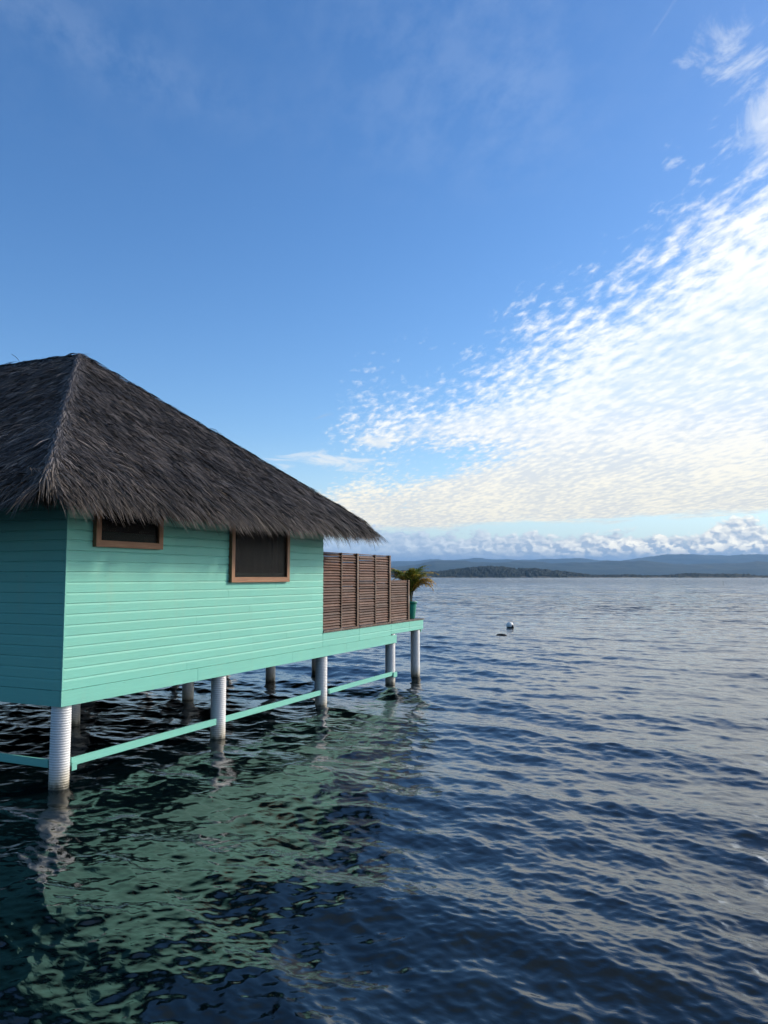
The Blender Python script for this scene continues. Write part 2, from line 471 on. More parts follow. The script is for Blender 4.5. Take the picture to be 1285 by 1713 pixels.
class MB:
    def __init__(s): s.b = bmesh.new()
    def box(s, x0, x1, y0, y1, z0, z1, bev=0.0, mat=None):
        r = bmesh.ops.create_cube(s.b, size=1.0)
        vs = r['verts']
        for v in vs:
            v.co = Vector(((x0 + x1) / 2 + v.co.x * (x1 - x0), (y0 + y1) / 2 + v.co.y * (y1 - y0), (z0 + z1) / 2 + v.co.z * (z1 - z0)))
        if bev:
            es = list({e for v in vs for e in v.link_edges})
            r2 = bmesh.ops.bevel(s.b, geom=es, offset=bev, segments=1, affect='EDGES')
            vs = list({v for f in r2['faces'] for v in f.verts} | {v for v in vs if v.is_valid})
        if mat is not None:
            for v in vs: v.co = mat @ v.co
        return s
    def poly_prism(s, pts, axis, a, b_):
        """closed outline pts extruded along axis from a to b_ ; pts are the two other coordinates"""
        def mk(p, t):
            if axis == 'x': return (t, p[0], p[1])
            if axis == 'y': return (p[0], t, p[1])
            return (p[0], p[1], t)
        v0 = [s.b.verts.new(mk(p, a)) for p in pts]
        v1 = [s.b.verts.new(mk(p, b_)) for p in pts]
        s.b.faces.new(v0); s.b.faces.new(v1)
        for i in range(len(pts)):
            j = (i + 1) % len(pts)
            s.b.faces.new((v0[i], v0[j], v1[j], v1[i]))
        return s
    def lathe(s, prof, cx=0, cy=0, seg=32, cap=True):
        rings = []
        for r, z in prof:
            rings.append([s.b.verts.new((cx + r * math.cos(2 * math.pi * i / seg), cy + r * math.sin(2 * math.pi * i / seg), z)) for i in range(seg)])
        for a, b_ in zip(rings, rings[1:]):
            for i in range(seg):
                j = (i + 1) % seg
                s.b.faces.new((a[i], a[j], b_[j], b_[i]))
        if cap:
            s.b.faces.new(rings[0]); s.b.faces.new(rings[-1])
        return s
    def tube(s, pts, rad, seg=6):
        rings = []
        n = len(pts)
        for i, p in enumerate(pts):
            p = Vector(p)
            d = (Vector(pts[min(i + 1, n - 1)]) - Vector(pts[max(i - 1, 0)])).normalized()
            q = d.to_track_quat('Z', 'Y')
            r = rad[i] if isinstance(rad, (list, tuple)) else rad
            rings.append([s.b.verts.new(p + q @ Vector((r * math.cos(6.28318 * k / seg), r * math.sin(6.28318 * k / seg), 0))) for k in range(seg)])
        for a, b_ in zip(rings, rings[1:]):
            for i in range(seg):
                j = (i + 1) % seg
                s.b.faces.new((a[i], a[j], b_[j], b_[i]))
        s.b.faces.new(rings[0]); s.b.faces.new(rings[-1])
        return s
    def build(s, name, mat, parent=None, smooth=False):
        bmesh.ops.recalc_face_normals(s.b, faces=s.b.faces)
        me = bpy.data.meshes.new(name)
        s.b.to_mesh(me); s.b.free()
        if smooth:
            for p_ in me.polygons: p_.use_smooth = True
        me.materials.append(MATS[mat])
        return link(bpy.data.objects.new(name, me), parent)

def np_mesh(name, verts, faces, mat, parent=None, smooth=False, attrs=None):
    """verts (n,3), faces (m,4) quads; attrs = {name: per-vertex float array}"""
    me = bpy.data.meshes.new(name)
    nv, nf, k = len(verts), len(faces), faces.shape[1]
    me.vertices.add(nv); me.vertices.foreach_set('co', np.ascontiguousarray(verts, dtype=np.float32).ravel())
    me.loops.add(nf * k); me.loops.foreach_set('vertex_index', np.ascontiguousarray(faces, dtype=np.int32).ravel())
    me.polygons.add(nf)
    me.polygons.foreach_set('loop_start', np.arange(0, nf * k, k, dtype=np.int32))
    me.polygons.foreach_set('loop_total', np.full(nf, k, dtype=np.int32))
    if smooth: me.polygons.foreach_set('use_smooth', np.ones(nf, dtype=bool))
    for an, arr in (attrs or {}).items():
        a = me.attributes.new(an, 'FLOAT', 'POINT')
        a.data.foreach_set('value', np.ascontiguousarray(arr, dtype=np.float32))
    me.update(calc_edges=True)
    me.materials.append(MATS[mat])
    return link(bpy.data.objects.new(name, me), parent)


# ------------------------------------------------------------------ the sea: one sheet, waves summed on a polar grid
def build_sea():
    rad = [0.6]
    r = 0.6
    while r < 60000:
        fine = r * r / (H * 777 * 1.35)
        if r < 3.5: dr = .12
        else: dr = max(min(fine, max(.045, r * (.0030 if r < 140 else .0042))), .004)
        if r > 400: dr = r * .0042 * (r / 400) ** .9
        r += dr
        rad.append(r)
    rad = np.array(rad)
    th = np.concatenate([np.linspace(-180, -36, 70, endpoint=False), np.arange(-36, 36, .075), np.linspace(36, 180, 70, endpoint=False)])
    th = np.radians(th)
    dth = R(.075)
    nr, nt = len(rad), len(th)
    Rg, Tg = np.meshgrid(rad, th, indexing='ij')
    Xg = (Rg * np.sin(Tg)).astype(np.float32); Yg = (Rg * np.cos(Tg)).astype(np.float32)
    Z = np.zeros_like(Xg); DX = np.zeros_like(Xg); DY = np.zeros_like(Xg)
    drow = np.gradient(rad)
    spacing = np.maximum(drow, rad * dth)
    inner = np.abs(np.degrees(th)) <= 36.1
    gust = (0.92 + .22 * np.sin(Xg * .11 + Yg * .05 + 1) + .18 * np.sin(Yg * .17 - Xg * .06 + 2.2)).astype(np.float32)
    NW = 150
    lam = .085 * (5.0 / .085) ** ((np.arange(NW) + rng.random(NW)) / NW)
    main = R(217)                                        # travelling towards the camera and to its left
    for L in lam:
        spread = 20 if L > 1.5 else (34 if L > .5 else 58)
        a_ = main + R(rng.normal(0, spread))
        slope = .0160 * min(1.0, (.8 / L) ** .22)
        k = 2 * math.pi / L
        amp = slope / k
        w = np.clip((L / spacing - 2.0) / 2.0, 0, 1)
        rows = np.nonzero(w > 0)[0]
        if len(rows) == 0: continue
        hi_ = rows.max() + 1
        ph = (k * (Xg[:hi_] * math.sin(a_) + Yg[:hi_] * math.cos(a_)) + rng.random() * 6.283).astype(np.float32)
        ww = (w[:hi_, None] * amp).astype(np.float32)
        Z[:hi_] += ww * np.sin(ph)
        c_ = ww * np.cos(ph) * .8
        DX[:hi_] -= c_ * math.sin(a_) * -1; DY[:hi_] -= c_ * math.cos(a_) * -1
    Z *= gust
    fade = np.ones(nt, dtype=np.float32); fade[~inner] = .0
    edge = np.clip((36 - np.abs(np.degrees(th))) / 2, 0, 1).astype(np.float32)
    edge[~inner] = 0
    nearf = np.ones(nr)
    Z *= edge[None, :]; DX *= edge[None, :]; DY *= edge[None, :]
    V = np.stack([Xg + DX, Yg + DY, Z], -1).reshape(-1, 3)
    i = np.arange(nr - 1)[:, None]; j = np.arange(nt)[None, :]
    j2 = (j + 1) % nt
    Fq = np.stack([i * nt + j + 0 * j2, (i + 1) * nt + j + 0 * j2, (i + 1) * nt + j2, i * nt + j2], -1).reshape(-1, 4)
    # close the small disc at the centre with a fan of quads folded to the middle
    lod = np.clip((spacing - .075) / .22, 0, 1)[:, None] * np.ones(nt)[None, :]
    lod = np.maximum(lod, 1 - edge[None, :])
    c0 = len(V)
    V = np.vstack([V, [[0, 0, 0]]])
    jj = np.arange(0, nt - 1, 2)
    fan = np.stack([np.full(len(jj), c0), jj, jj + 1, (jj + 2) % nt], -1)
    Fq = np.vstack([Fq, fan[:, [0, 1, 2, 3]]])
    la = np.append(lod.ravel(), 0)
    o = np_mesh('sea', V, Fq, 'sea_water', None, True, {'lod': la})
    # faces must look up
    n0 = o.data.polygons[len(o.data.polygons) // 2].normal
    if n0.z < 0:
        o.data.flip_normals()
    tag(o, kind='structure')
    print('sea verts', len(V), nr, nt)
build_sea()


# ------------------------------------------------------------------ hills
def azel_pts(pts): return np.array([p[0] for p in pts]), np.array([p[1] for p in pts])
ISL = [(-14, .0), (-9, .25), (-5, .5), (-0.11, .44), (2.04, .52), (2.88, .42), (4.06, .44), (5.37, .61), (6.59, .78), (7.59, .84), (8.83, .78), (9.65, .63),
       (10.84, .65), (11.81, .53), (13.02, .40), (14.18, .27), (14.96, .15), (17.63, .16), (19.48, .09), (20.57, .20), (21.84, .27), (22.7, .20), (24.8, .19), (25.62, .12), (26.22, .07), (29, .15), (33, .3), (38, .1), (42, 0)]
MID = [(-40, .7), (-20, 1.0), (-8, .9), (-0.11, .66), (2.26, .79), (3.71, 1.10), (6.89, 1.04), (11.18, 1.03), (15.35, .99), (17.77, 1.08), (18.37, 1.1), (19.35, .99), (21.28, .82), (23.17, .87), (24.27, .84), (25.54, .93), (26.25, .86), (35, 1.0), (48, .7)]
FAR = [(-40, 1.2), (-15, 1.1), (-0.11, 1.1), (2.09, 1.18), (3.41, 1.27), (4.5, 1.14), (6.9, 1.22), (9.05, 1.26), (10.34, 1.16), (12.87, 1.24), (14.12, 1.23), (16.97, 1.16), (18.77, 1.37), (19.76, 1.47), (20.92, 1.48), (23.19, 1.43), (26.27, 1.40), (36, 1.5), (48, 1.1)]

def vnoise1(x, seed, octaves=5, f0=1.0, gain=.5):
    r_ = np.random.default_rng(seed); out = np.zeros_like(x); a = 1.0; f_ = f0
    for _ in range(octaves):
        tab = r_.random(4096) - .5
        xi = x * f_; i = np.floor(xi).astype(int); t = xi - i; t = t * t * (3 - 2 * t)
        out += a * (tab[i % 4096] * (1 - t) + tab[(i + 1) % 4096] * t); a *= gain; f_ *= 2.03
    return out
def vnoise2(x, y, seed, octaves=4, f0=1.0, gain=.5):
    r_ = np.random.default_rng(seed); out = np.zeros_like(x); a = 1.0; f_ = f0
    for _ in range(octaves):
        tab = r_.random((256, 256)) - .5
        xi, yi = x * f_, y * f_; i = np.floor(xi).astype(int); j = np.floor(yi).astype(int); t, u = xi - i, yi - j
        t = t * t * (3 - 2 * t); u = u * u * (3 - 2 * u); i %= 256; j %= 256; i2, j2 = (i + 1) % 256, (j + 1) % 256
        out += a * ((tab[i, j] * (1 - t) + tab[i2, j] * t) * (1 - u) + (tab[i, j2] * (1 - t) + tab[i2, j2] * t) * u); a *= gain; f_ *= 2.03
    return out

def ridge(name, prof, dist, depth, ncol, nrow, mat, rough_amp, seed, canopy=0.0, base=-2.0, scale=1.0, kind='structure'):
    a0, e0 = azel_pts(prof)
    az_ = np.linspace(a0[0], a0[-1], ncol)
    e = np.interp(az_, a0, e0) * scale
    hgt = dist * np.tan(np.radians(e)) + (H if kind != 'x' else 0)
    t = np.linspace(0, 1, nrow)                            # 0 = near foot, .5 = crest, 1 = far foot
    rr = dist + (t - .45) * depth
    A_, Rr = np.meshgrid(np.radians(az_), rr, indexing='ij')
    bell = np.sin(np.clip(t / .9, 0, 1) * math.pi) ** .8
    x = Rr * np.sin(A_); y = Rr * np.cos(A_)
    z = hgt[:, None] * bell[None, :]
    amp = np.clip(hgt / max(hgt.max(), 1), .15, 1)[:, None]
    z = z + vnoise2(x / depth, y / depth, seed, 6, 7.0, .55) * rough_amp * bell[None, :] * amp
    if canopy:
        z = z - canopy * .75 * (bell[None, :] > .02)
        cn = vnoise2(x, y, seed + 5, 2, 1 / 16.0, .6) * canopy + vnoise2(x, y, seed + 6, 2, 1 / 6.0, .6) * canopy * .5
        z = z + (cn + canopy * .35) * (bell[None, :] > .02)
    z = np.where((hgt[:, None] < H + .5) | (bell[None, :] <= .02), base, np.maximum(z, base))
    V = np.stack([x, y, z], -1).reshape(-1, 3)
    i = np.arange(ncol - 1)[:, None]; j = np.arange(nrow - 1)[None, :]
    Fq = np.stack([i * nrow + j, (i + 1) * nrow + j, (i + 1) * nrow + j + 1, i * nrow + j + 1], -1).reshape(-1, 4)
    return np_mesh(name, V, Fq, mat, None, True)
tag(ridge('island', ISL, 3500, 700, 500, 24, 'shore_earth', 4, 3, scale=.40), kind='structure')
tag(ridge('wood', ISL, 3500, 690, 2600, 60, 'wood_canopy', 5, 3, canopy=9.0, base=-1.0), 'dark green wood covering the low island across the bay', 'woodland', kind='stuff')
tag(ridge('hills', MID, 11000, 3600, 700, 60, 'hill_forest', 60, 21), kind='structure')
tag(ridge('hills', FAR, 18000, 5000, 700, 60, 'hill_forest', 80, 33), kind='structure')


# ------------------------------------------------------------------ the bungalow
U0, V0 = 8.72, 9.2256
ux, uy = 0.41295592, 0.91075101
ORG = Vector((ux * U0 - uy * V0, uy * U0 + ux * V0, 0))
RZ = math.atan2(uy, ux)
HM = Matrix.Translation(ORG) @ Matrix.Rotation(RZ, 4, 'Z')
def W(x, y, z): return HM @ Vector((x, y, z))

house = empty('overwater_bungalow', ORG, RZ)
tag(house, 'turquoise clapboard bungalow with grey palm thatch roof standing on ribbed piles over the sea', 'bungalow')
LEN, WID = 8.02, 14.4              # along local x (long wall) and local y
Z_SK0, Z_SK1, PITCH = 1.22, 1.455, .1615
Z_TOP = 4.75

def siding_profile(z0, n, zlast=None):
    """outline (depth, z) of n lapped boards; depth 0 = wall plane, positive = outwards"""
    pts = []
    for i in range(n):
        b = z0 + i * PITCH
        pts += [(-.020, b), (.0, b + .003), (.0, b + PITCH - .034), (-.012, b + PITCH - .003), (-.020, b + PITCH)]
    return pts
def siding(a, b, z0, n, axis, side, thick=.03):
    """side: function mapping depth to the cross coordinate"""
    mb = MB()
    pr = siding_profile(z0, n)
    top = z0 + n * PITCH
    out = [(side(d), z) for d, z in pr] + [(side(-thick - .016), top), (side(-thick - .016), z0)]
    return mb, out
NB = 20
wall_m = MB()
def long_piece(mb, xa, xb, k0, k1):
    pr = siding_profile(Z_SK1 + k0 * PITCH, k1 - k0)
    out = [(-d, z) for d, z in pr] + [(.05, Z_SK1 + k1 * PITCH), (.05, Z_SK1 + k0 * PITCH)]
    mb.poly_prism(out, 'x', xa, xb)
W1 = (.60, 2.06, 3.72)             # x0, x1, sill of the opening
W2 = (4.25, 6.27, 3.12)
def k_of(z): return int((z - Z_SK1) / PITCH)
k1, k2 = k_of(W1[2]), k_of(W2[2])
joints = {}
for k in range(NB):                 # every course: boards butted end to end with hairline joints
    lo = 0.012
    cuts = [lo]
    holes = []
    if k >= k2 + (1 if (W2[2] - Z_SK1) / PITCH % 1 > .01 else 0): holes.append((W2[0], W2[1]))
    if k >= k1 + 1: holes.append((W1[0], W1[1]))
    holes.sort()
    spans, x = [], lo
    for h in holes: spans.append((x, h[0])); x = h[1]
    spans.append((x, LEN))
    for a, b in spans:
        # optional butt joints
        js = [j for j in ((2.9 + (k * 1.73) % 4.2),) if a + .4 < j < b - .4 and (k % 3 != 1)]
        xs = [a] + js + [b]
        for p0, p1 in zip(xs, xs[1:]):
            off = .0020 if p1 != b else 0
            long_piece(wall_m, p0 + (.0020 if p0 != a else 0), p1 - off + (.010 if (p1 == LEN) else 0), k, k + 1)
wall_long = wall_m.build('wall', 'teal_paint_long', house)
em = MB()
pr = siding_profile(Z_SK1, NB)
out = [(-d, z) for d, z in pr] + [(.05, Z_SK1 + NB * PITCH), (.05, Z_SK1)]
em.poly_prism(out, 'y', .012, WID)
we = em.build('wall', 'teal_paint_end', house)
MB().box(LEN - .05, LEN, .06, WID, Z_SK1, Z_TOP - .1).build('wall', 'teal_paint_end', house)
MB().box(.06, LEN - .06, WID - .05, WID, Z_SK1, Z_TOP - .1).build('wall', 'teal_paint_long', house)
MB().box(-.008, .022, -.012, .018, Z_SK1 + .002, Z_TOP - .1, .002).build('corner_trim', 'teal_paint_end', house)
# skirt boards
def skirt(mb, x0, x1): mb.box(x0, x1, -.016, .02, Z_SK0, Z_SK1 - .004, .003)
sk = MB()
for a, b in ((-.016, 3.2), (3.2025, 6.6), (6.6025, 9.25), (9.2525, 12.5)): skirt(sk, a, b)
sk.build('skirt_board', 'teal_paint_long', house)
MB().box(-.014, .02, .022, WID, Z_SK0, Z_SK1 - .004, .003).build('skirt_board', 'teal_paint_end', house)
# deck fascia: two boards high, three lengths
fa = MB()
for a, b in ((LEN + .012, 10.02), (10.03, 12.12), (12.13, 13.50), (13.51, 14.66)):
    top = 1.782
    z0 = Z_SK1 if a < 12 else 1.49
    pts = [(.004, z0), (-.004, z0 + .003), (-.004, Z_SK1 + PITCH - .026), (.012, Z_SK1 + PITCH - .004), (.012, Z_SK1 + PITCH), (-.004, Z_SK1 + PITCH + .004),
           (-.004, top), (.05, top), (.05, z0)]
    fa.poly_prism(pts, 'x', a, b)
fa.build('deck_fascia', 'teal_paint_long', house)
MB().box(14.61, 14.655, .055, WID, 1.40, 1.78).build('deck_fascia', 'teal_paint_end', house)
# deck floor: planks running away from the wall
dk = MB()
x = LEN + .012
while x < 14.7:
    dk.box(x, min(x + .135, 14.74), -.02, WID, 1.786, 1.822, .004); x += .141
dk.build('deck_floor', 'deck_wood', house)
jo = MB()
for yy in (.35, 1.4, 2.6, 3.8, 5.0, 6.2, 7.4, 8.6, 9.8, 11.0, 12.2, 13.4, 14.2): jo.box(LEN + .02, 14.6, yy, yy + .06, 1.50, 1.782)
jo.build('deck_joist', 'dark_timber', house)
MB().box(0, 14.6, WID - .03, WID, Z_SK0, Z_SK1, .003).build('skirt_board', 'teal_paint_long', house)
MB().box(8.6, 8.68, .10, WID - .05, Z_SK0, 1.499).build('beam', 'dark_timber', house)
MB().box(12.38, 12.46, .10, WID - .05, Z_SK0, 1.499).build('beam', 'dark_timber', house)
fl = MB().box(.02, LEN - .02, .06, WID - .06, 1.46, 1.60)
for xx in (.25, 1.6, 3.0, 4.4, 5.8, 7.2): fl.box(xx, xx + .08, .10, WID - .1, 1.25, 1.459)
fl.build('floor', 'dark_timber', house)
MB().box(.3, LEN - .3, 3.2, 3.26, 1.61, 4.5).build('inner_wall', 'interior', house)

# windows
def window(x0, x1, z0, z1, mull):
    fr = MB()
    t, w = .075, .105
    ya, yb = -t, .03
    # mitred bottom rail and two stiles, top rail under the thatch
    fr.poly_prism([(x0, z0), (x1, z0), (x1 - w, z0 + w), (x0 + w, z0 + w)], 'y', ya, yb)
    f = empty('window'); f.parent = house
    fr.build('bottom_rail', 'frame_wood', f)
    MB().poly_prism([(x0 + w, z1 - w), (x1 - w, z1 - w), (x1, z1), (x0, z1)], 'y', ya, yb).build('top_rail', 'frame_wood', f)
    e = .0015
    MB().poly_prism([(x0, z0 + e), (x0 + w, z0 + w + e), (x0 + w, z1 - w - e), (x0, z1 - e)], 'y', ya - .001, yb - .002).build('stile', 'frame_wood_upright', f)
    MB().poly_prism([(x1 - w, z0 + w + e), (x1, z0 + e), (x1, z1 - e), (x1 - w, z1 - w - e)], 'y', ya - .001, yb - .002).build('stile', 'frame_wood_upright', f)
    MB().box(x0 + w - .005, x1 - w + .005, -.035, -.030, z0 + w - .005, z1 - w).build('insect_screen', 'window_mesh', f)
    if mull:
        MB().box(x0 + (x1 - x0) * mull, x0 + (x1 - x0) * mull + .06, .035, .075, z0 + w, z1 - w).build('mullion', 'curtain_cloth', f)
        cu = MB()
        n = 60; v = []
        xs = np.linspace(x0 + .1, x1 - .1, n)
        lo = [cu.b.verts.new((xx, .22 + .035 * math.sin(xx * 21) + .015 * math.sin(xx * 47), z0)) for xx in xs]
        hi = [cu.b.verts.new((xx, .22 + .030 * math.sin(xx * 21 + .3), z1)) for xx in xs]
        for i in range(n - 1): cu.b.faces.new((lo[i], lo[i + 1], hi[i + 1], hi[i]))
        cu.build('curtain', 'curtain_cloth', f, True)
window(.525, 2.09, 3.625, 4.55, None)
window(4.14, 6.34, 3.04, 4.62, .76)

# ribbed piles
def pile_profile(z0, z1, r):
    pr = []
    z = z0; p_ = .0375
    while z < z1 - p_:
        pr += [(r - .0045, z), (r - .001, z + p_ * .22), (r + .002, z + p_ * .42), (r + .001, z + p_ * .62), (r - .0035, z + p_ * .82)]
        z += p_
    pr.append((r - .007, z1))
    return pr
pile_me = None
for i, (px, py) in enumerate([(.17, .17), (4.09, .16), (8.25, .16), (12.42, .16), (14.40, .17), (3.85, 3.72), (7.65, 3.72), (11.53, 3.72), (14.32, 3.72),
                              (.17, 3.72), (.17, 7.3), (4.0, 7.3), (7.65, 7.3), (.17, 10.8), (4.0, 10.8), (7.65, 10.8), (.17, 14.1), (4.0, 14.1), (7.65, 14.1), (11.5, 7.3), (14.32, 7.3), (11.5, 10.8), (14.32, 10.8), (11.5, 14.1), (14.32, 14.1)]):
    if pile_me is None:
        o = MB().lathe(pile_profile(-1.6, 1.49, .146), seg=36).build('pile', 'pile_plastic', house, True); pile_me = o
    else:
        o = pile_me.copy(); C.objects.link(o)
    o.location = (px, py, random.uniform(-.02, 0) if i else 0); o.rotation_euler = (0, 0, random.uniform(0, 6))
for px, py in [(12.42, .16), (14.40, .17)]: MB().box(px - .13, px + .13, py - .1, py + .2, 1.47, 1.484).build('pile_cap', 'dark_timber', house)
# braces between piles just above the water
MB().box(.325, 3.945, .09, .135, .285, .405, .003).build('brace', 'teal_paint_long', house)
MB().box(4.235, 8.105, .09, .135, .287, .402, .003).build('brace', 'teal_paint_long', house)
MB().box(8.395, 12.25, .005, .05, .288, .400, .003).build('brace', 'teal_paint_long', house)
MB().box(12.245, 12.50, -.03, .004, .235, .375, .003).build('brace_bracket', 'teal_paint_long', house)
MB().box(.322, .42, .070, .088, .215, .34, .003).build('brace_bracket', 'teal_paint_long', house)
MB().box(.09, .135, .325, 3.57, .285, .405, .003).build('brace', 'teal_paint_end', house)

# ---- privacy screens
def screen(x0, x1, zt, stile, post):
    z0 = 1.842
    sl = MB()
    z = z0 + .03
    while z < zt - .055:
        tilt = R(random.uniform(36, 43))
        for a, b in ([(x0 + .02, stile - .015), (stile + .015, x1 - .02)] if stile else [(x0 + .02, x1 - .02)]):
            t2 = tilt + R(random.uniform(-2, 2))
            sag = random.uniform(-.008, .008)
            M = Matrix.Translation((0, .045, z + .03 + sag)) @ Matrix.Rotation(-t2, 4, 'X') @ Matrix.Translation(((a + b) / 2, 0, 0)) @ Matrix.Rotation(R(random.uniform(-.3, .3)), 4, 'Y') @ Matrix.Translation((-(a + b) / 2, 0, 0))
            sl.box(a, b, -.007, .007, -.046, .046, .002, M)
        z += .069
    p_ = sl.build('privacy_screen', 'slat_wood', house)
    rl = MB().box(x0, x1, .025, .075, zt - .022, zt, .002)
    rl.build('top_rail', 'slat_wood', p_)
    MB().box(x0 + .005, x1, -.022, .085, 1.818, 1.842, .003).build('bottom_rail', 'post_wood', p_)
    if stile: MB().box(stile - .022, stile + .022, .0, .092, 1.843, zt + .004, .003).build('stile', 'post_wood', p_)
    for px in post: 
        MB().box(px - .05, px + .05, -.012, .115, 1.8435, zt + .008, .004).build('post', 'post_wood', p_)
    return p_
screen(LEN + .02, 10.00, 3.765, 9.02, [9.93])
screen(10.06, 12.10, 3.765, 11.07, [12.04])
screen(12.16, 13.52, 3.045, None, [13.46])
MB().box(LEN + .022, LEN + .06, .02, .08, 1.85, 3.74).build('post', 'slat_wood', house)

# ---- roof
EX0, EX1, EY0, EY1 = -.80, 9.02, -.46, 14.9          # where the thatch surface meets the eave
ZE = 4.57
AX, AY0, AY1, ZA = 4.44, 4.48, 9.95, 8.22
E = {'A': Vector((EX0, EY0, ZE)), 'B': Vector((EX1, EY0, ZE)), 'Cc': Vector((EX1, EY1, ZE)), 'D': Vector((EX0, EY1, ZE)), 'P': Vector((AX, AY0, ZA)), 'Q': Vector((AX, AY1, ZA))}
rb = MB()
dz_ = Vector((0, 0, -.06))
vs = {k: rb.b.verts.new(v + dz_) for k, v in E.items()}
lo_ = {k: rb.b.verts.new(E[k] + Vector((0, 0, -.22)) + (Vector((AX, (AY0 + AY1) / 2, 0)) - Vector((E[k].x, E[k].y, 0))).normalized() * .05) for k in ('A', 'B', 'Cc', 'D')}
for f in (('A', 'B', 'P'), ('B', 'Cc', 'Q', 'P'), ('Cc', 'D', 'Q'), ('D', 'A', 'P', 'Q')): rb.b.faces.new([vs[k] for k in f])
for a, b in (('A', 'B'), ('B', 'Cc'), ('Cc', 'D'), ('D', 'A')): rb.b.faces.new((vs[a], vs[b], lo_[b], lo_[a]))
rb.b.faces.new([lo_[k] for k in ('D', 'Cc', 'B', 'A')])
roof = rb.build('roof', 'thatch_under', house)

def blades(P, D, Nn, Lg, Wd, lift, droop, tone, weather, segs=3, curl=None):
    """P root, D unit direction, Nn unit surface normal (n,3). Builds tapered strips; droop = added gravity at the tip."""
    n = len(P)
    t = np.linspace(0, 1, segs + 1)
    side = np.cross(D, Nn); side /= np.linalg.norm(side, axis=1)[:, None] + 1e-9
    roll = rng.normal(0, .45, n)[:, None]
    side = side * np.cos(roll) + Nn * np.sin(roll)
    bend = rng.normal(0, .035, n)[:, None]
    V = np.zeros((n, (segs + 1) * 2, 3), dtype=np.float32)
    T_ = np.zeros((n, (segs + 1) * 2), dtype=np.float32); Wt = np.zeros_like(T_)
    cur = np.cross(D, Nn)
    for i, ti in enumerate(t):
        w = Wd * (1.0 if ti < .5 else (1 - (ti - .5) * 1.7)) * .5
        c = P + D * (Lg * ti)[:, None] + Nn * (lift * math.sin(min(ti * 1.25, 1) * math.pi * .62))[:, None] + cur * bend * (Lg * ti * ti)[:, None]
        c = c + np.array([0, 0, -1.0])[None] * (droop * ti ** 1.8)[:, None]
        V[:, 2 * i] = c - side * w[:, None]; V[:, 2 * i + 1] = c + side * w[:, None]
        T_[:, 2 * i] = T_[:, 2 * i + 1] = tone
        Wt[:, 2 * i] = Wt[:, 2 * i + 1] = weather * (0.35 + .65 * ti)
    base = (np.arange(n) * (segs + 1) * 2)[:, None]
    fs = []
    for i in range(segs):
        fs.append(np.concatenate([base + 2 * i, base + 2 * i + 1, base + 2 * i + 3, base + 2 * i + 2], 1))
    return V.reshape(-1, 3), np.stack(fs, 1).reshape(-1, 4), T_.ravel(), Wt.ravel()

def join(parts):
    off = 0; Vs, Fs, Ts, Ws = [], [], [], []
    for v, f, t, w in parts:
        Vs.append(v); Fs.append(f + off); Ts.append(t); Ws.append(w); off += len(v)
    return np.concatenate(Vs), np.concatenate(Fs), np.concatenate(Ts), np.concatenate(Ws)

def face_blades(e0, e1, a0, a1, clumps, per, yvis=None):
    """roof face with eave e0-e1 and top a0-a1 (a0 == a1 for a triangle)"""
    e0, e1, a0, a1 = [np.array(v) for v in (e0, e1, a0, a1)]
    nrm = np.cross(e1 - e0, a0 - e0); nrm /= np.linalg.norm(nrm)
    if nrm[2] < 0: nrm = -nrm
    ea = (e1 - e0) / np.linalg.norm(e1 - e0)
    down = np.cross(ea, nrm)
    if down[2] > 0: down = -down
    down /= np.linalg.norm(down)
    s = np.sqrt(rng.random(clumps) * (1 - .0) + 0) if np.allclose(a0, a1) else None
    if s is None:
        le, la_ = np.linalg.norm(e1 - e0), np.linalg.norm(a1 - a0)
        # density proportional to the width
        q = rng.random(clumps * 3)
        keep = rng.random(clumps * 3) * le < (la_ + (le - la_) * q)
        s = q[keep][:clumps]
    s = s * 1.045
    t = rng.random(len(s))
    L_ = a0[None] * (1 - s[:, None]) + e0[None] * s[:, None]
    R_ = a1[None] * (1 - s[:, None]) + e1[None] * s[:, None]
    Pc = L_ * (1 - t[:, None]) + R_ * t[:, None]
    if yvis is not None:
        k = Pc[:, 1] < yvis
        k |= rng.random(len(k)) < .25
        Pc, s, t = Pc[k], s[k], t[k]
    n = len(Pc)
    # smooth drift of the lie of the leaves plus a jitter for each leaf
    u_ = (Pc @ ea); w_ = (Pc @ down)
    drift = vnoise2(u_ * .9 + 50, w_ * .9 + 50, 77, 3) * .34
    yaw = drift + rng.normal(0, .11, n)
    # swing out to the hips close to them
    Pb = np.repeat(Pc, per, 0); sb = np.repeat(s, per)
    m = len(Pb)
    Pb = Pb + ea * rng.normal(0, .045, m)[:, None] + down * rng.normal(0, .10, m)[:, None]
    yawb = np.repeat(yaw, per) + rng.normal(0, .13, m)
    D = down[None] * np.cos(yawb)[:, None] + ea[None] * np.sin(yawb)[:, None]
    Lg = rng.uniform(.30, .58, m)
    lift = np.repeat(rng.gamma(2.0, .014, n), per) + rng.gamma(2, .006, m)
    root_h = rng.uniform(-.02, .02, m)
    near = np.clip((sb - .90) / .12, 0, 1)
    droop = near * rng.uniform(.02, .20, m) + .01
    tone = np.clip(np.repeat(rng.normal(.42, .24, n), per) + rng.normal(0, .20, m), 0, 1)
    lay = vnoise2(u_ * 1.1 + 9, w_ * 2.2 + 9, 99, 3) * .35
    tone = np.clip(tone + np.repeat(lay, per), 0, 1)
    weather = np.clip((rng.random(m) < .012) * .9 + near * rng.uniform(0, .28, m), 0, 1)
    N_ = np.repeat(nrm[None], m, 0)
    return blades(Pb + nrm[None] * root_h[:, None], D, N_, Lg, rng.uniform(.009, .018, m), lift, droop, tone, weather)

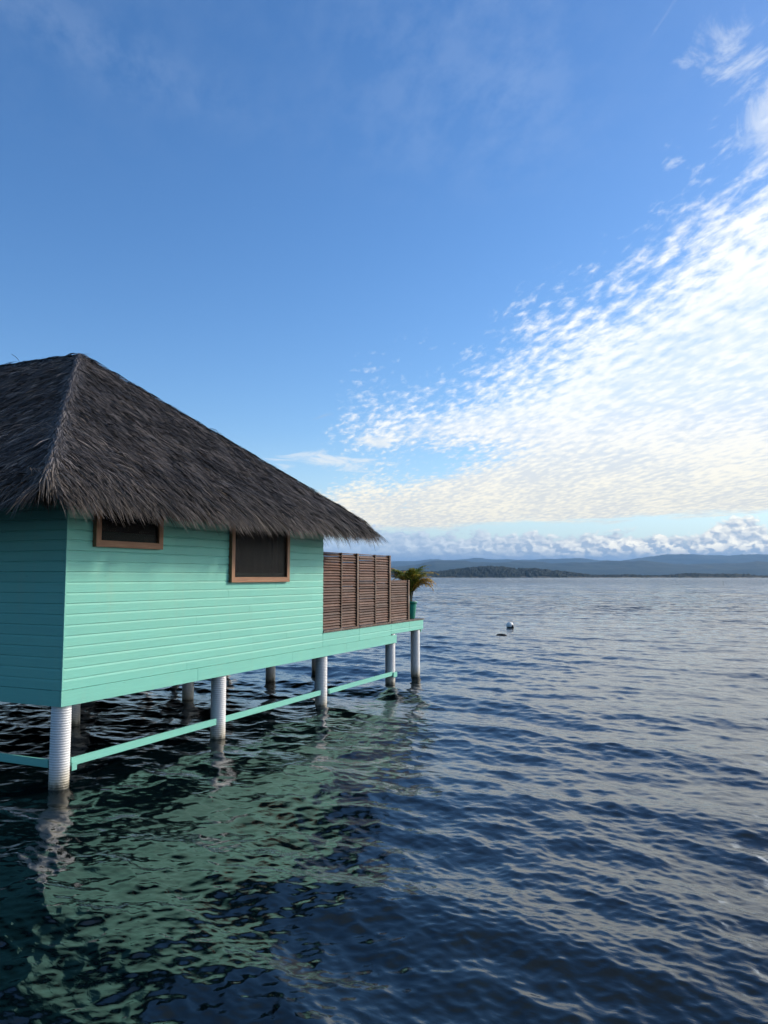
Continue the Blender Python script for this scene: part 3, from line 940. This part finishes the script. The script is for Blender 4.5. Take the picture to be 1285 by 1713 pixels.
def fringe(e0, e1, outward, count, zc=ZE):
    """ragged hanging edge: several layers of leaf tips over the rim"""
    e0, e1 = np.array(e0), np.array(e1); outward = np.array(outward)
    ncl = count // 9
    tc_ = rng.random(ncl); t = np.repeat(tc_, 9) + rng.normal(0, .05, ncl * 9) / np.linalg.norm(e1 - e0)
    n = len(t)
    P = e0[None] * (1 - t[:, None]) + e1[None] * t[:, None]
    ea = (e1 - e0) / np.linalg.norm(e1 - e0)
    layer = rng.random(n)
    P = P + outward[None] * (-.28 + .26 * layer)[:, None] + np.array([0, 0, 1.0])[None] * (.12 - .30 * layer * rng.random(n))[:, None]
    yaw = np.repeat(rng.normal(0, .22, ncl), 9) + rng.normal(0, .12, n)
    down = outward * .74 + np.array([0, 0, -.67]); down /= np.linalg.norm(down)
    nn = np.cross(ea, down); nn = nn if nn[2] > 0 else -nn
    D = down[None] * np.cos(yaw)[:, None] + ea[None] * np.sin(yaw)[:, None]
    Lg = np.repeat(rng.uniform(.20, .46, ncl), 9) * rng.uniform(.7, 1.12, n)
    tone = np.clip(np.repeat(rng.normal(.42, .2, ncl), 9) + rng.normal(0, .14, n), 0, 1)
    weather = np.clip(rng.normal(.30, .22, n) + np.repeat(rng.normal(0, .18, ncl), 9), 0, .95)
    return blades(P, D, np.repeat(nn[None], n, 0), Lg, rng.uniform(.008, .015, n), rng.uniform(0, .03, n), rng.uniform(.03, .20, n), tone, weather, 4)

def corner_fan(c, a0, a1, count):
    c = np.array(c); n = count
    a = rng.uniform(a0, a1, n)
    o_ = np.stack([np.cos(a), np.sin(a), np.zeros(n)], 1)
    P = c + o_ * rng.uniform(-.22, .0, n)[:, None] + np.array([0, 0, 1.0]) * rng.uniform(-.12, .12, n)[:, None]
    D = o_ * .70 + np.array([0, 0, -.71]); a2 = rng.normal(0, .15, n)
    tn_ = np.stack([-np.sin(a), np.cos(a), np.zeros(n)], 1)
    D = D * np.cos(a2)[:, None] + tn_ * np.sin(a2)[:, None]
    N_ = o_ * .71 + np.array([0, 0, .70])
    return blades(P, D, N_, rng.uniform(.22, .42, n), rng.uniform(.008, .015, n), rng.uniform(0, .03, n), rng.uniform(.03, .18, n), np.clip(rng.normal(.5, .22, n), 0, 1), np.clip(rng.normal(.35, .25, n), 0, .95), 4)

A_, B_, C_, D_, P_, Q_ = [np.array(E[k]) for k in ('A', 'B', 'Cc', 'D', 'P', 'Q')]
parts = [face_blades(A_, B_, P_, P_, 19000, 7),
         face_blades(A_, D_, P_, Q_, 24000, 7, 9.5),
         face_blades(B_, C_, P_, Q_, 3500, 7, 5.0),
         face_blades(D_, C_, Q_, Q_, 1500, 6),
         fringe(A_, B_, (0, -1, 0), 15000), fringe(A_, A_ + (D_ - A_) * .55, (-1, 0, 0), 15000), fringe(A_ + (D_ - A_) * .55, D_, (-1, 0, 0), 4500), fringe(B_, C_, (1, 0, 0), 11000), fringe(D_, C_, (0, 1, 0), 4000)]
parts += [corner_fan(A_, math.pi - .1, 1.5 * math.pi + .1, 900), corner_fan(B_, 1.5 * math.pi - .1, 2 * math.pi + .1, 700), corner_fan(C_, 0, .5 * math.pi, 300), corner_fan(D_, .5 * math.pi, math.pi, 300)]
V_, F_, T_, W_ = join(parts)
np_mesh('thatch', V_, F_, 'thatch', roof, False, {'tone': T_, 'weather': W_})

def hip(top, bot, n1, n2, count, spread=.32, splay=.75):
    """overlapping leaf sheaths along a hip or ridge, splaying to both sides"""
    top, bot = np.array(top), np.array(bot)
    d = (bot - top) / np.linalg.norm(bot - top)
    ncl = count // 12
    s = np.sort(rng.random(ncl)) * 1.02
    sb = np.repeat(s, 12); n = len(sb)
    sgn = np.where(rng.random(n) < .5, -1.0, 1.0)
    n1, n2 = np.array(n1), np.array(n2)
    N_ = np.where(sgn[:, None] < 0, n1[None], n2[None])
    up = (n1 + n2); up /= np.linalg.norm(up)
    side = np.cross(d, up); side /= np.linalg.norm(side)
    if side @ n1 > side @ n2: side = -side         # +1 goes over face 2
    lat = np.cross(np.cross(N_, d), N_)            # d projected to the face = d
    across = np.cross(d, N_); across /= np.linalg.norm(across, axis=1)[:, None]
    fl_ = np.sign((across @ side)) * sgn
    across = across * fl_[:, None]
    ang = np.abs(rng.normal(0, 1, n)) * splay * .55
    mid = rng.random(n) < .3
    ang = np.where(mid, ang * .35, ang); N_ = np.where(mid[:, None], up[None], N_)
    D = d[None] * np.cos(ang)[:, None] + across * np.sin(ang)[:, None]
    P = top[None] + (bot - top)[None] * sb[:, None] + across * np.where(mid, rng.normal(0, .02, n), rng.random(n) * .07)[:, None] + up[None] * (.03 + rng.random(n) * .03 + mid * .03)[:, None]
    near = np.clip((sb - .9) / .1, 0, 1)
    tone = np.clip(np.repeat(rng.normal(.5, .15, ncl), 12) + rng.normal(0, .2, n), 0, 1)
    return blades(P, D, N_, rng.uniform(.22, .46, n), rng.uniform(.010, .02, n), rng.uniform(.0, .05, n), near * rng.uniform(.0, .25, n) + .01, tone, near * rng.uniform(0, .6, n))
def fn(a, b, c):
    v = np.cross(b - a, c - a); v /= np.linalg.norm(v)
    return v if v[2] > 0 else -v
nF, nL, nR, nB = fn(A_, B_, P_), fn(A_, D_, P_), fn(B_, C_, P_), fn(C_, D_, Q_)
for bot, na, nb, top_ in ((A_, nL, nF, P_), (B_, nF, nR, P_), (C_, nR, nB, Q_), (D_, nB, nL, Q_)):
    v, f, t, w = hip(top_, bot, na, nb, 11000 if bot is A_ else 3200)
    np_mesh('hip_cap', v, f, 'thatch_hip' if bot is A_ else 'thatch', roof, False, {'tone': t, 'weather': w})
v, f, t, w = hip(Q_ + np.array([0, 0, .02]), P_ + np.array([0, .12, -.01]), nL, nR, 4200, splay=1.7)
np_mesh('ridge_cap', v, f, 'thatch', roof, False, {'tone': t, 'weather': w})

# ------------------------------------------------------------------ potted palm on the end of the deck
palm = empty('potted_palm', W(14.32, .31, 1.822), RZ)
tag(palm, 'small palm with yellowing fronds in a green pot at the deck corner', 'potted plant')
prof = [(.001, .0), (.135, .0), (.15, .02), (.185, .22), (.205, .44), (.215, .50), (.235, .505), (.238, .55), (.215, .552), (.208, .50), (.001, .49)]
MB().lathe(prof, seg=40, cap=False).build('pot', 'pot_glaze', palm, True)
MB().lathe([(.001, .512), (.1, .515), (.205, .505)], seg=20, cap=False).build('soil', 'soil', palm)
st = MB()
for k in range(7):
    a = k * .9; r_ = .05
    st.tube([(r_ * math.cos(a), r_ * math.sin(a), .49), (r_ * 1.4 * math.cos(a + .3), r_ * 1.4 * math.sin(a + .3), .70), (r_ * 2.2 * math.cos(a + .5), r_ * 2.2 * math.sin(a + .5), .92)], [.02, .016, .010], 6)
st.build('stem', 'palm_stem', palm, True)
fr_specs = []
for k in range(20):
    fr_specs.append((k * 2.39996 + .3, random.uniform(1.1, 1.5), random.uniform(.55, 1.0), random.uniform(.25, .9)))
fr_specs += [(R(-150), 1.4, .9, .3), (R(-35), 1.25, .30, .85), (R(-60), 1.2, .25, .8), (R(-48), 1.1, .1, .8), (R(120), 1.4, .8, .2), (R(150), 1.4, .8, .3), (R(-85), 1.2, .35, .8), (R(-20), 1.1, .3, .7)]
for (a, ln, upf, tn) in fr_specs:
    pts = []
    n = 16
    ca_, sa_ = math.cos(a), math.sin(a)
    x_, z_ = .03, .74
    ang = R(60 + 27 * upf)
    for i in range(n):
        pts.append(Vector((x_ * ca_, x_ * sa_, z_)))
        ds = ln / n
        x_ += ds * math.cos(ang); z_ += ds * math.sin(ang)
        ang -= R(random.uniform(6.5, 11.0)) * (1.3 - upf * .5) * (.4 + i / n * 1.2)
    rib = MB().tube(pts, [.008 * (1 - .75 * i / n) for i in range(n)], 5)
    fo = rib.build('frond', 'palm_stem', palm, True)
    Vl, Fl, Tl = [], [], []
    up = Vector((0, 0, 1))
    for i in range(3, n * 3):
        f_ = i / (n * 3)
        idx = f_ * (n - 1); i0 = int(idx); p0 = pts[i0].lerp(pts[min(i0 + 1, n - 1)], idx - i0)
        d = (pts[min(i0 + 1, n - 1)] - pts[max(i0 - 1, 0)]).normalized()
        sd_ = d.cross(up).normalized()
        ll = .36 * math.sin(min(1, f_ * 1.1 + .12) * math.pi) ** .6 * random.uniform(.8, 1.1) + .04
        for sg in (-1, 1):
            dd = (sd_ * sg * .75 + d * .75 + up * random.uniform(.0, .35)).normalized()
            wv = d.cross(dd).cross(dd).normalized() * .013
            q0 = p0; q1 = p0 + dd * ll * .5; q2 = p0 + dd * ll + Vector((0, 0, -ll * random.uniform(.25, .55)))
            b_ = len(Vl)
            Vl += [q0 - wv * .6, q0 + wv * .6, q1 - wv, q1 + wv, q2 - wv * .15, q2 + wv * .15]
            Fl += [(b_, b_ + 1, b_ + 3, b_ + 2), (b_ + 2, b_ + 3, b_ + 5, b_ + 4)]
            tv = min(1, max(0, tn + random.gauss(0, .13) + (f_ - .5) * .25))
            Tl += [tv] * 6
    np_mesh('leaflet_row', np.array([tuple(v) for v in Vl]), np.array(Fl), 'palm_leaf', fo, False, {'tone': np.array(Tl)})

# ------------------------------------------------------------------ white cushioned deck chair behind the low screen
ch = empty('deck_chair', W(13.28, .62, 1.822), RZ)
tag(ch, 'white rounded cushion top of a deck chair showing above the low louvred screen', 'chair')
MB().box(-.27, .27, -.24, .30, .34, .42, .02).build('seat', 'slat_wood', ch)
for sx in (-.24, .24):
    for sy in (-.2, .26): MB().box(sx - .025, sx + .025, sy - .025, sy + .025, 0, .342, .004).build('leg', 'slat_wood', ch)
cb = MB()
n = 20
for sy, th_ in ((0, 1),):
    out = [(-.25, .43), (.25, .43), (.26, 1.06)] + [(.26 * math.cos(math.pi * i / n), 1.06 + .25 * math.sin(math.pi * i / n)) for i in range(1, n)] + [(-.26, 1.06)]
    cb.poly_prism(out, 'y', .16, .30)
bmesh.ops.bevel(cb.b, geom=list(cb.b.edges), offset=.03, segments=3, affect='EDGES')
cb.build('cushion', 'white_fabric', ch, True)

# ------------------------------------------------------------------ floats on the water
def at(px, py, z=0.0):
    x = (px - 642.5) / F_PX; y = -(py - 856.5) / F_PX
    d = Vector((x, math.cos(TILT) - y * math.sin(TILT), math.sin(TILT) + y * math.cos(TILT)))
    return Vector((0, 0, H)) + d * ((z - H) / d.z)
p0 = at(853, 1050.5)
bu = empty('mooring_buoy', (p0.x, p0.y, 0), 0); bu.scale = (.82, .82, .82)
tag(bu, 'round white mooring buoy with a black foot floating right of the bungalow', 'buoy')
s_ = [(.27 * math.sin(math.pi * i / 20), .20 - .27 * math.cos(math.pi * i / 20)) for i in range(21)]
s_[0] = (.001, s_[0][1]); s_[-1] = (.001, s_[-1][1])
fl_ = MB().lathe(s_, seg=32, cap=False).build('float', 'buoy_white', bu, True)
fb = MB().lathe([(.001, -.12), (.20, -.10), (.24, -.02), (.262, .03), (.272, .07), (.266, .085)], .02, 0, 28, False)
fb.build('foot', 'black_rubber', bu, True)
MB().lathe([(.001, .27), (.04, .26), (.09, .16), (.12, .0), (.001, -.02)][::-1], .17, -.18, 20, False).build('weed_clump', 'black_rubber', bu, True)
MB().tube([(-.05, 0, .44), (-.05, 0, .52), (.05, 0, .52), (.05, 0, .44)], .012, 6).build('ring', 'dark_metal', bu, True)
p1 = at(839, 1063)
sf = MB().lathe([(.001, -.08), (.16, -.05), (.24, .0), (.20, .055), (.10, .085), (.001, .09)], seg=24, cap=False).build('small_float', 'black_rubber', None, True)
sf.location = (p1.x, p1.y, 0.01); sf.scale = (1.25, .8, 1)
tag(sf, 'low black float awash just in front of the white buoy', 'float')
for (px, py, hh, lb) in ((1210, 979, 1.5, 'thin dark stake standing in the water at the right, nearer one'), (1228, 967.5, 4.5, 'tiny dark stake near the far shore at the right')):
    q = at(px, py)
    t_ = empty('channel_marker', (q.x, q.y, 0))
    tag(t_, lb, 'marker', 'stakes marking the channel')
    MB().tube([(0, 0, -1), (.03, 0, hh * .5), (0, 0, hh)], [hh * .045, hh * .04, hh * .03], 8).build('pole', 'dark_metal', t_, True)
    MB().lathe([(.001, hh * .80), (hh * .10, hh * .82), (hh * .10, hh * .95), (.001, hh)], seg=10, cap=False).build('topmark', 'dark_metal', t_)

# small white hut on the island
hd = Vector((math.sin(R(9.13)), math.cos(R(9.13)), 0))
hp = hd * 3290
hut = empty('hill_hut', (hp.x, hp.y, 0), -R(9.13))
tag(hut, 'tiny white house in the trees on the far island slope', 'house')
MB().box(-5, 5, -3, 3, 2, 21).build('wall', 'hut_white', hut)
MB().poly_prism([(-3.6, 21), (3.6, 21), (0, 23.5)], 'x', -5.6, 5.6).build('roof', 'hut_white', hut)
for xx in (-3, 0, 3): MB().box(xx - .6, xx + .6, -3.05, -3.003, 17.5, 19.5).build('window', 'dark_metal', hut)

# ------------------------------------------------------------------ air
hz = MB().box(-27000, 27000, -9000, 27500, -3, 545).build('haze', 'buoy_white')
m = bpy.data.materials.new('haze'); m.use_nodes = True; m.node_tree.nodes.clear()
gg = G(m.node_tree)
o_ = gg.new('ShaderNodeOutputMaterial'); v_ = gg.new('ShaderNodeVolumePrincipled')
v_.inputs['Density'].default_value = 5e-5
v_.inputs['Color'].default_value = (.27, .50, .84, 1)
v_.inputs['Anisotropy'].default_value = .1
gg.l.new(v_.outputs[0], o_.inputs['Volume'])
hz.data.materials.clear(); hz.data.materials.append(m)
tag(hz, 'pale blue air haze over the bay', 'haze', kind='stuff')
